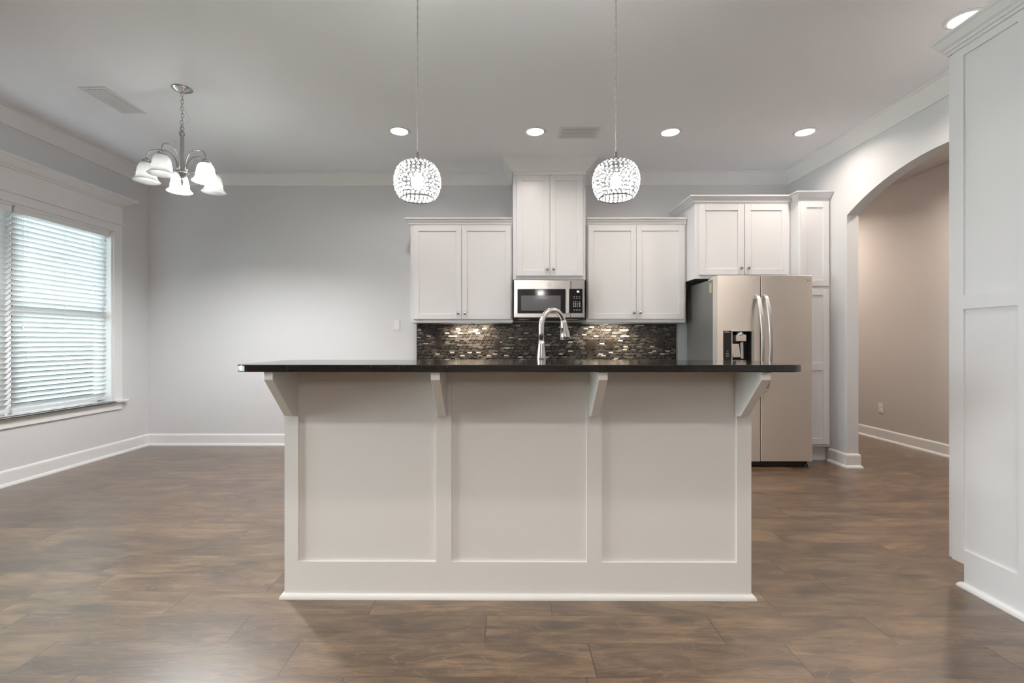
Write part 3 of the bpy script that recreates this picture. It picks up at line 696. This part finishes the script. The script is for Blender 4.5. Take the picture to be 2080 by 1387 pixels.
e = pts[-1]; dd = (pts[-1] - pts[-2]).normalized(); dd = (dirv * .17 + Vector((0, 0, -1))).normalized()
bm = bmesh.new(); L = .104
tube(bm, [e - dd * .004, e + dd * .012, e + dd * .05, e + dd * .085, e + dd * L], [.0152, .0168, .0215, .0275, .0310], 24)
hd = obj('spray_head', bm, M_FAUC, t, smooth=True)
side = Vector((-.75, -.66, 0))
bm = bmesh.new(); q = e + dd * .060 + side * .0175
tube(bm, [q - dd * .022, q - dd * .016, q + dd * .016, q + dd * .022], [.004, .0075, .0085, .005], 12)
obj('spray_button', bm, M_DARK, hd, smooth=True)
obj('lever', tb([(FXc + .018, FYc + .005, 1.01), (FXc + .045, FYc + .01, 1.015), (FXc + .085, FYc + .02, 1.03)], [.012, .009, .006], 12), M_FAUC, t, smooth=True)

# ------------------------------------------------------------------ ceiling fixtures
def downlight(x, y, z, label, power, group='recessed ceiling lights', col=NEUT, spread=150):
    t = thing('recessed_light', (x, y, z), label, 'ceiling light', group)
    obj('trim_ring', lath([(.074, -.004), (.078, -.008), (.094, -.006), (.097, -.001), (.074, -.001)], (x, y, z), 36, open_ends=True), M_TRIM, t, smooth=True)
    obj('lens', lath([(.0001, -.006), (.05, -.006), (.074, -.003)], (x, y, z), 36, open_ends=True), M_DOWN, t, smooth=True)
    l = bpy.data.lights.new('downlight_beam', 'AREA'); l.shape = 'DISK'; l.size = .13; l.energy = power; l.color = col; l.spread = math.radians(spread)
    o = bpy.data.objects.new('downlight_beam', l); COL.objects.link(o); o.location = (x, y, z - .012)
    return t
PW = 4.4
downlight(-.966, 4.30, H, 'lit recessed ceiling light, leftmost of the kitchen row', PW, col=(1, .93, .86))
downlight(.247, 4.315, H, 'lit recessed ceiling light just left of the square ceiling vent', PW, col=(1, .92, .84))
downlight(1.460, 4.335, H, 'lit recessed ceiling light between the right pendant and the arch', PW, col=(1, .90, .80))
downlight(2.665, 4.341, H, 'lit recessed ceiling light nearest the arch wall', 4.4, col=(1, .88, .78))
downlight(2.662, 2.825, H, 'lit recessed ceiling light above the foreground pantry cabinet', 9, col=(1, .90, .80))
for y, ly in ((1.1, 'first row'), (-.1, 'second row'), (-1.35, 'third row')):
    for x, lb in ((-.97, 'left'), (.247, 'middle'), (1.46, 'right')):
        if y > 1 and lb == 'middle': continue
        downlight(x, y, H, 'recessed ceiling light out of view above the living area, %s one of the %s' % (lb, ly), 4.2 if y > 1 else 7.6, 'recessed lights of the living area', (1, .94, .88), 118)
downlight(3.85, 4.2, HH, 'added recessed light out of view in the hallway, nearer one', 10, 'hallway lights', (1, .88, .76))  # extra lamp added to brighten the lower hallway wall
downlight(3.75, 6.5, HH, 'recessed ceiling light out of view in the hallway, farther one', 12, 'hallway lights', (1, .87, .74))

def vent(x0, x1, y0, y1, along, label, n):
    t = thing('ceiling_vent', ((x0 + x1) / 2, (y0 + y1) / 2, H), label, 'vent')
    b = .030
    obj('frame', bx((x0, x1, y0, y0 + b, H - .005, H - .0005), (x0, x1, y1 - b, y1, H - .005, H - .0005), (x0, x0 + b, y0 + b, y1 - b, H - .005, H - .0005), (x1 - b, x1, y0 + b, y1 - b, H - .005, H - .0005)), M_VENT, t, .002)
    obj('duct_shade', bx((x0 + b, x1 - b, y0 + b, y1 - b, H - .0022, H - .0007)), M_VOID, t)  # black sheet stands for the shade of the duct opening
    bm = bmesh.new()
    for i in range(n):
        s = (i + .5) / n
        if along == 'Y':
            c = x0 + b + s * (x1 - x0 - 2 * b); hw = -(x1 - x0 - 2 * b) / n * .24
            v = [(c - hw, H - .003), (c - hw + .0012, H - .003), (c + hw, H - .0085), (c + hw - .0012, H - .0085)]
            A = [bm.verts.new((p[0], y0 + b, p[1])) for p in v]; B = [bm.verts.new((p[0], y1 - b, p[1])) for p in v]
        else:
            c = y0 + b + s * (y1 - y0 - 2 * b); hw = (y1 - y0 - 2 * b) / n * .24
            v = [(c - hw, H - .003), (c - hw + .0012, H - .003), (c + hw, H - .0085), (c + hw - .0012, H - .0085)]
            A = [bm.verts.new((x0 + b, p[0], p[1])) for p in v]; B = [bm.verts.new((x1 - b, p[0], p[1])) for p in v]
        bm.faces.new(A); bm.faces.new(B[::-1])
        for k in range(4): bm.faces.new((A[k], B[k], B[(k + 1) % 4], A[(k + 1) % 4]))
    bmesh.ops.recalc_face_normals(bm, faces=bm.faces)
    obj('louvres', bm, M_VENT, t)
vent(-3.170, -2.969, 3.54, 3.95, 'Y', 'long white ceiling vent left of the chandelier', 6)
vent(.457, .811, 4.230, 4.466, 'X', 'grey louvred ceiling vent between the recessed lights', 6)

# globe light added behind the camera to brighten ceiling and island front
t = thing('globe_fill_light', (-.2, -3.2, H), 'added white globe fill light, out of view above the living area', 'ceiling light')
obj('canopy', lath([(.0001, -.05), (.06, -.045), (.09, -.0005)], (-.2, -3.2, H), 24), M_NICK, t, smooth=True)
obj('stem', lath([(.008, 0), (.008, .31)], (-.2, -3.2, H - .35), 12), M_NICK, t)
obj('globe', lath([(.0001, -.16)] + [(.16 * math.sin(PI * i / 12), -.16 * math.cos(PI * i / 12)) for i in range(1, 12)] + [(.0001, .16)], (-.2, -3.2, H - .50), 28), M_GLOBE, t, smooth=True)

# pendants
def pendant(x, y, label):
    t = thing('pendant_light', (x, y, H), label, 'pendant light', 'crystal pendants over the island')
    obj('canopy', lath([(.0001, -.03), (.03, -.028), (.055, -.012), (.06, -.0005)], (x, y, H), 28), M_NICK, t, smooth=True)
    pts = []; zt = 2.085
    bm = bmesh.new()
    for ph in (0, PI):
        pts = [(x + .0018 * math.cos(ph + i * .9), y + .0018 * math.sin(ph + i * .9), zt + (H - .02 - zt) * i / 80) for i in range(81)]
        tube(bm, pts, .0017, 6)
    obj('cord', bm, M_CORD, t, smooth=True)
    obj('cap', lath([(.003, .058), (.006, .052), (.0085, .02), (.012, 0)], (x, y, 2.033), 16), M_KNOB, t, smooth=True)
    obj('socket', lath([(.016, 0), (.018, -.004), (.018, -.045), (.012, -.05)], (x, y, 2.033), 20), M_NICK, t, smooth=True)
    # profile of the shade
    prof = [(.062, 2.034), (.082, 2.022), (.098, 2.000), (.107, 1.975), (.110, 1.950), (.108, 1.925), (.102, 1.902), (.092, 1.882), (.079, 1.866)]
    def R(z):
        for (r0, z0_), (r1, z1_) in zip(prof, prof[1:]):
            if z1_ <= z <= z0_: return r0 + (r1 - r0) * (z0_ - z) / (z0_ - z1_)
        return prof[-1][0]
    bw, bb = bmesh.new(), bmesh.new()
    # arclength rows
    arcp = []; s = 0
    fine = [(R(2.034 - i * .001), 2.034 - i * .001) for i in range(169)]
    acc = [0]
    for a, b in zip(fine, fine[1:]): acc.append(acc[-1] + math.hypot(b[0] - a[0], b[1] - a[1]))
    rows = 10; tot = acc[-1]
    for k in range(rows):
        tgt = tot * (k + .5) / rows; i = min(range(len(acc)), key=lambda j: abs(acc[j] - tgt)); r, z = fine[i]
        i2 = min(i + 1, len(fine) - 1); i1 = max(i - 1, 0)
        tv = Vector((fine[i2][0] - fine[i1][0], fine[i2][1] - fine[i1][1])).normalized()
        nr, nzv = -tv.y, tv.x
        N = max(18, round(2 * PI * r / .0215))
        for j in range(N):
            a = 2 * PI * (j + .5 * (k % 2)) / N
            n3 = Vector((nr * math.cos(a), nr * math.sin(a), nzv)).normalized(); c = Vector((x + r * math.cos(a), y + r * math.sin(a), z))
            u = n3.cross(Vector((0, 0, 1))).normalized(); v = n3.cross(u); rb = min(.0096, PI * r / N * .96)
            tube(bw, [c + (u * math.cos(2 * PI * q / 10) + v * math.sin(2 * PI * q / 10)) * rb for q in range(10)], .0013, 4, True)
            ring = [[bb.verts.new(c + (u * math.cos(2 * PI * q / 8) + v * math.sin(2 * PI * q / 8)) * rb * .88 * s1 + n3 * h1) for q in range(8)] for s1, h1 in ((.55, .0045), (1, .0), (.55, -.0045))]
            for r0, r1 in zip(ring, ring[1:]):
                for q in range(8): bb.faces.new((r0[q], r0[(q + 1) % 8], r1[(q + 1) % 8], r1[q]))
            bb.faces.new(ring[0][::-1]); bb.faces.new(ring[-1])
    for r, z in ((.062, 2.035), (.078, 1.864)):
        tube(bw, [(x + r * math.cos(2 * PI * q / 48), y + r * math.sin(2 * PI * q / 48), z) for q in range(48)], .0022, 6, True)
    for q in range(4):
        a = q * PI / 2 + .4; tube(bw, [(x + .012 * math.cos(a), y + .012 * math.sin(a), 2.036), (x + .062 * math.cos(a), y + .062 * math.sin(a), 2.035)], .0016, 5)
    bmesh.ops.recalc_face_normals(bb, faces=bb.faces); bmesh.ops.recalc_face_normals(bw, faces=bw.faces)
    obj('wire_frame', bw, M_WIRE, t); obj('crystal_shade', bb, M_BEAD, t)
    bu = bmesh.new(); lathe(bu, [(.012, .048), (.013, .030), (.022, .018), (.028, .0), (.022, -.018), (.010, -.026), (.0001, -.028)], (x, y, 1.940), 20)
    obj('bulb', bu, M_BULB, t, smooth=True)
    return t
pendant(-.437, 2.34, 'lit crystal globe pendant over the left half of the island')
pendant(.525, 2.34, 'lit crystal globe pendant over the right half of the island')
for x in (-.437, .525):
    l = bpy.data.lights.new('pendant_bulb_light', 'POINT'); l.energy = 15; l.color = (1, .97, .945); l.shadow_soft_size = .037
    o = bpy.data.objects.new('pendant_bulb_light', l); COL.objects.link(o); o.location = (x, 2.34, 1.940)

# chandelier
cx, cy = -2.418, 3.57
t = thing('chandelier', (cx, cy, H), 'five-arm brushed nickel chandelier with white bell shades on a chain', 'chandelier')
obj('canopy', lath([(.0001, -.034), (.012, -.032), (.030, -.026), (.056, -.012), (.068, -.004), (.069, -.0005)], (cx, cy, H), 36), M_NICK, t, smooth=True)
bm = bmesh.new(); z = 3.020; k = 0
while z > 2.765:
    a = (k % 2) * PI / 2 + .5; ux, uy = math.cos(a), math.sin(a); pts = []
    ox = .004 * math.sin(k * 1.3)
    for i in range(16):
        q = 2 * PI * i / 16; pts.append((cx + ox + ux * .0085 * math.cos(q), cy + uy * .0085 * math.cos(q), z - .014 + .0175 * math.sin(q)))
    tube(bm, pts, .0021, 6, True); z -= .0262; k += 1
for i in range(2):
    a = i * 1.3; tube(bm, [(cx + math.cos(a) * .015 * math.cos(q), cy + math.sin(a) * .015 * math.cos(q), 2.752 + .017 * math.sin(q)) for q in [2 * PI * j / 20 for j in range(20)]], .0024, 6, True)
obj('chain', bm, M_NICK, t, smooth=True)
obj('wire', tb([(cx, cy, 3.01), (cx - .006, cy, 2.95), (cx + .012, cy, 2.91), (cx + .030, cy, 2.875), (cx + .050, cy, 2.840), (cx + .056, cy, 2.815), (cx + .040, cy, 2.795), (cx + .010, cy, 2.79), (cx + .002, cy, 2.74)], .0009, 5), M_NICK, t, smooth=True)
obj('column', lath([(.005, 2.742), (.010, 2.732), (.018, 2.722), (.020, 2.712), (.014, 2.700), (.012, 2.69), (.0135, 2.68), (.0135, 2.45), (.020, 2.44), (.040, 2.432), (.052, 2.424), (.050, 2.416), (.030, 2.404), (.012, 2.385), (.008, 2.372), (.014, 2.362), (.014, 2.354), (.006, 2.345), (.006, 2.330), (.0001, 2.326)], (cx, cy, 0), 28), M_NICK, t, smooth=True)
angs = [272, 344, 56, 128, 200]; lit = {344, 128}
for A in angs:
    a = math.radians(A); ux, uy = math.cos(a), math.sin(a); RA = .222
    P = []
    for s in range(21):
        q = s / 20 * PI
        rr_ = .030 + (RA - .030) * (.5 - .5 * math.cos(q)) * 1.0
        zz = 2.43 + .150 * math.sin(q) ** .75 if s <= 10 else 2.505 + .075 * math.sin(q) ** .75
        P.append((cx + ux * rr_, cy + uy * rr_, zz))
    arm = obj('arm', tb(P, .0048, 10), M_NICK, t, smooth=True)
    sx, sy = cx + ux * RA, cy + uy * RA
    obj('socket_cap', lath([(.006, 2.508), (.010, 2.500), (.024, 2.494), (.027, 2.486), (.022, 2.482), (.028, 2.476), (.028, 2.468), (.018, 2.462)], (sx, sy, 0), 24), M_NICK, arm, smooth=True)
    pr = [(.024, 2.470), (.038, 2.466), (.050, 2.450), (.057, 2.425), (.060, 2.402), (.064, 2.388), (.062, 2.378), (.067, 2.362), (.077, 2.348), (.088, 2.338)]
    bm = lath(pr + [(r - .003, z - .001) for r, z in pr[::-1]], (sx, sy, 0), 36, open_ends=True)
    sh = obj('bell_shade', bm, M_BELL, t, smooth=True)
    bm = lath([(.010, 2.462), (.012, 2.450), (.020, 2.436), (.022, 2.424), (.016, 2.410), (.0001, 2.405)], (sx, sy, 0), 18)
    obj('bulb', bm, M_BULB if A in lit else M_WHITE, t, smooth=True)
    if A not in lit:  # unlit shades get an added faint lamp that whitens the glass
        l = bpy.data.lights.new('shade_fill_light', 'POINT'); l.energy = 0.15; l.color = (1, .97, .94); l.shadow_soft_size = .026
        o = bpy.data.objects.new('shade_fill_light', l); COL.objects.link(o); o.location = (sx, sy, 2.376)
    if A in lit:
        l = bpy.data.lights.new('chandelier_bulb_light', 'POINT'); l.energy = 52; l.color = (1, .985, .97); l.shadow_soft_size = .026
        o = bpy.data.objects.new('chandelier_bulb_light', l); COL.objects.link(o); o.location = (sx, sy, 2.376)
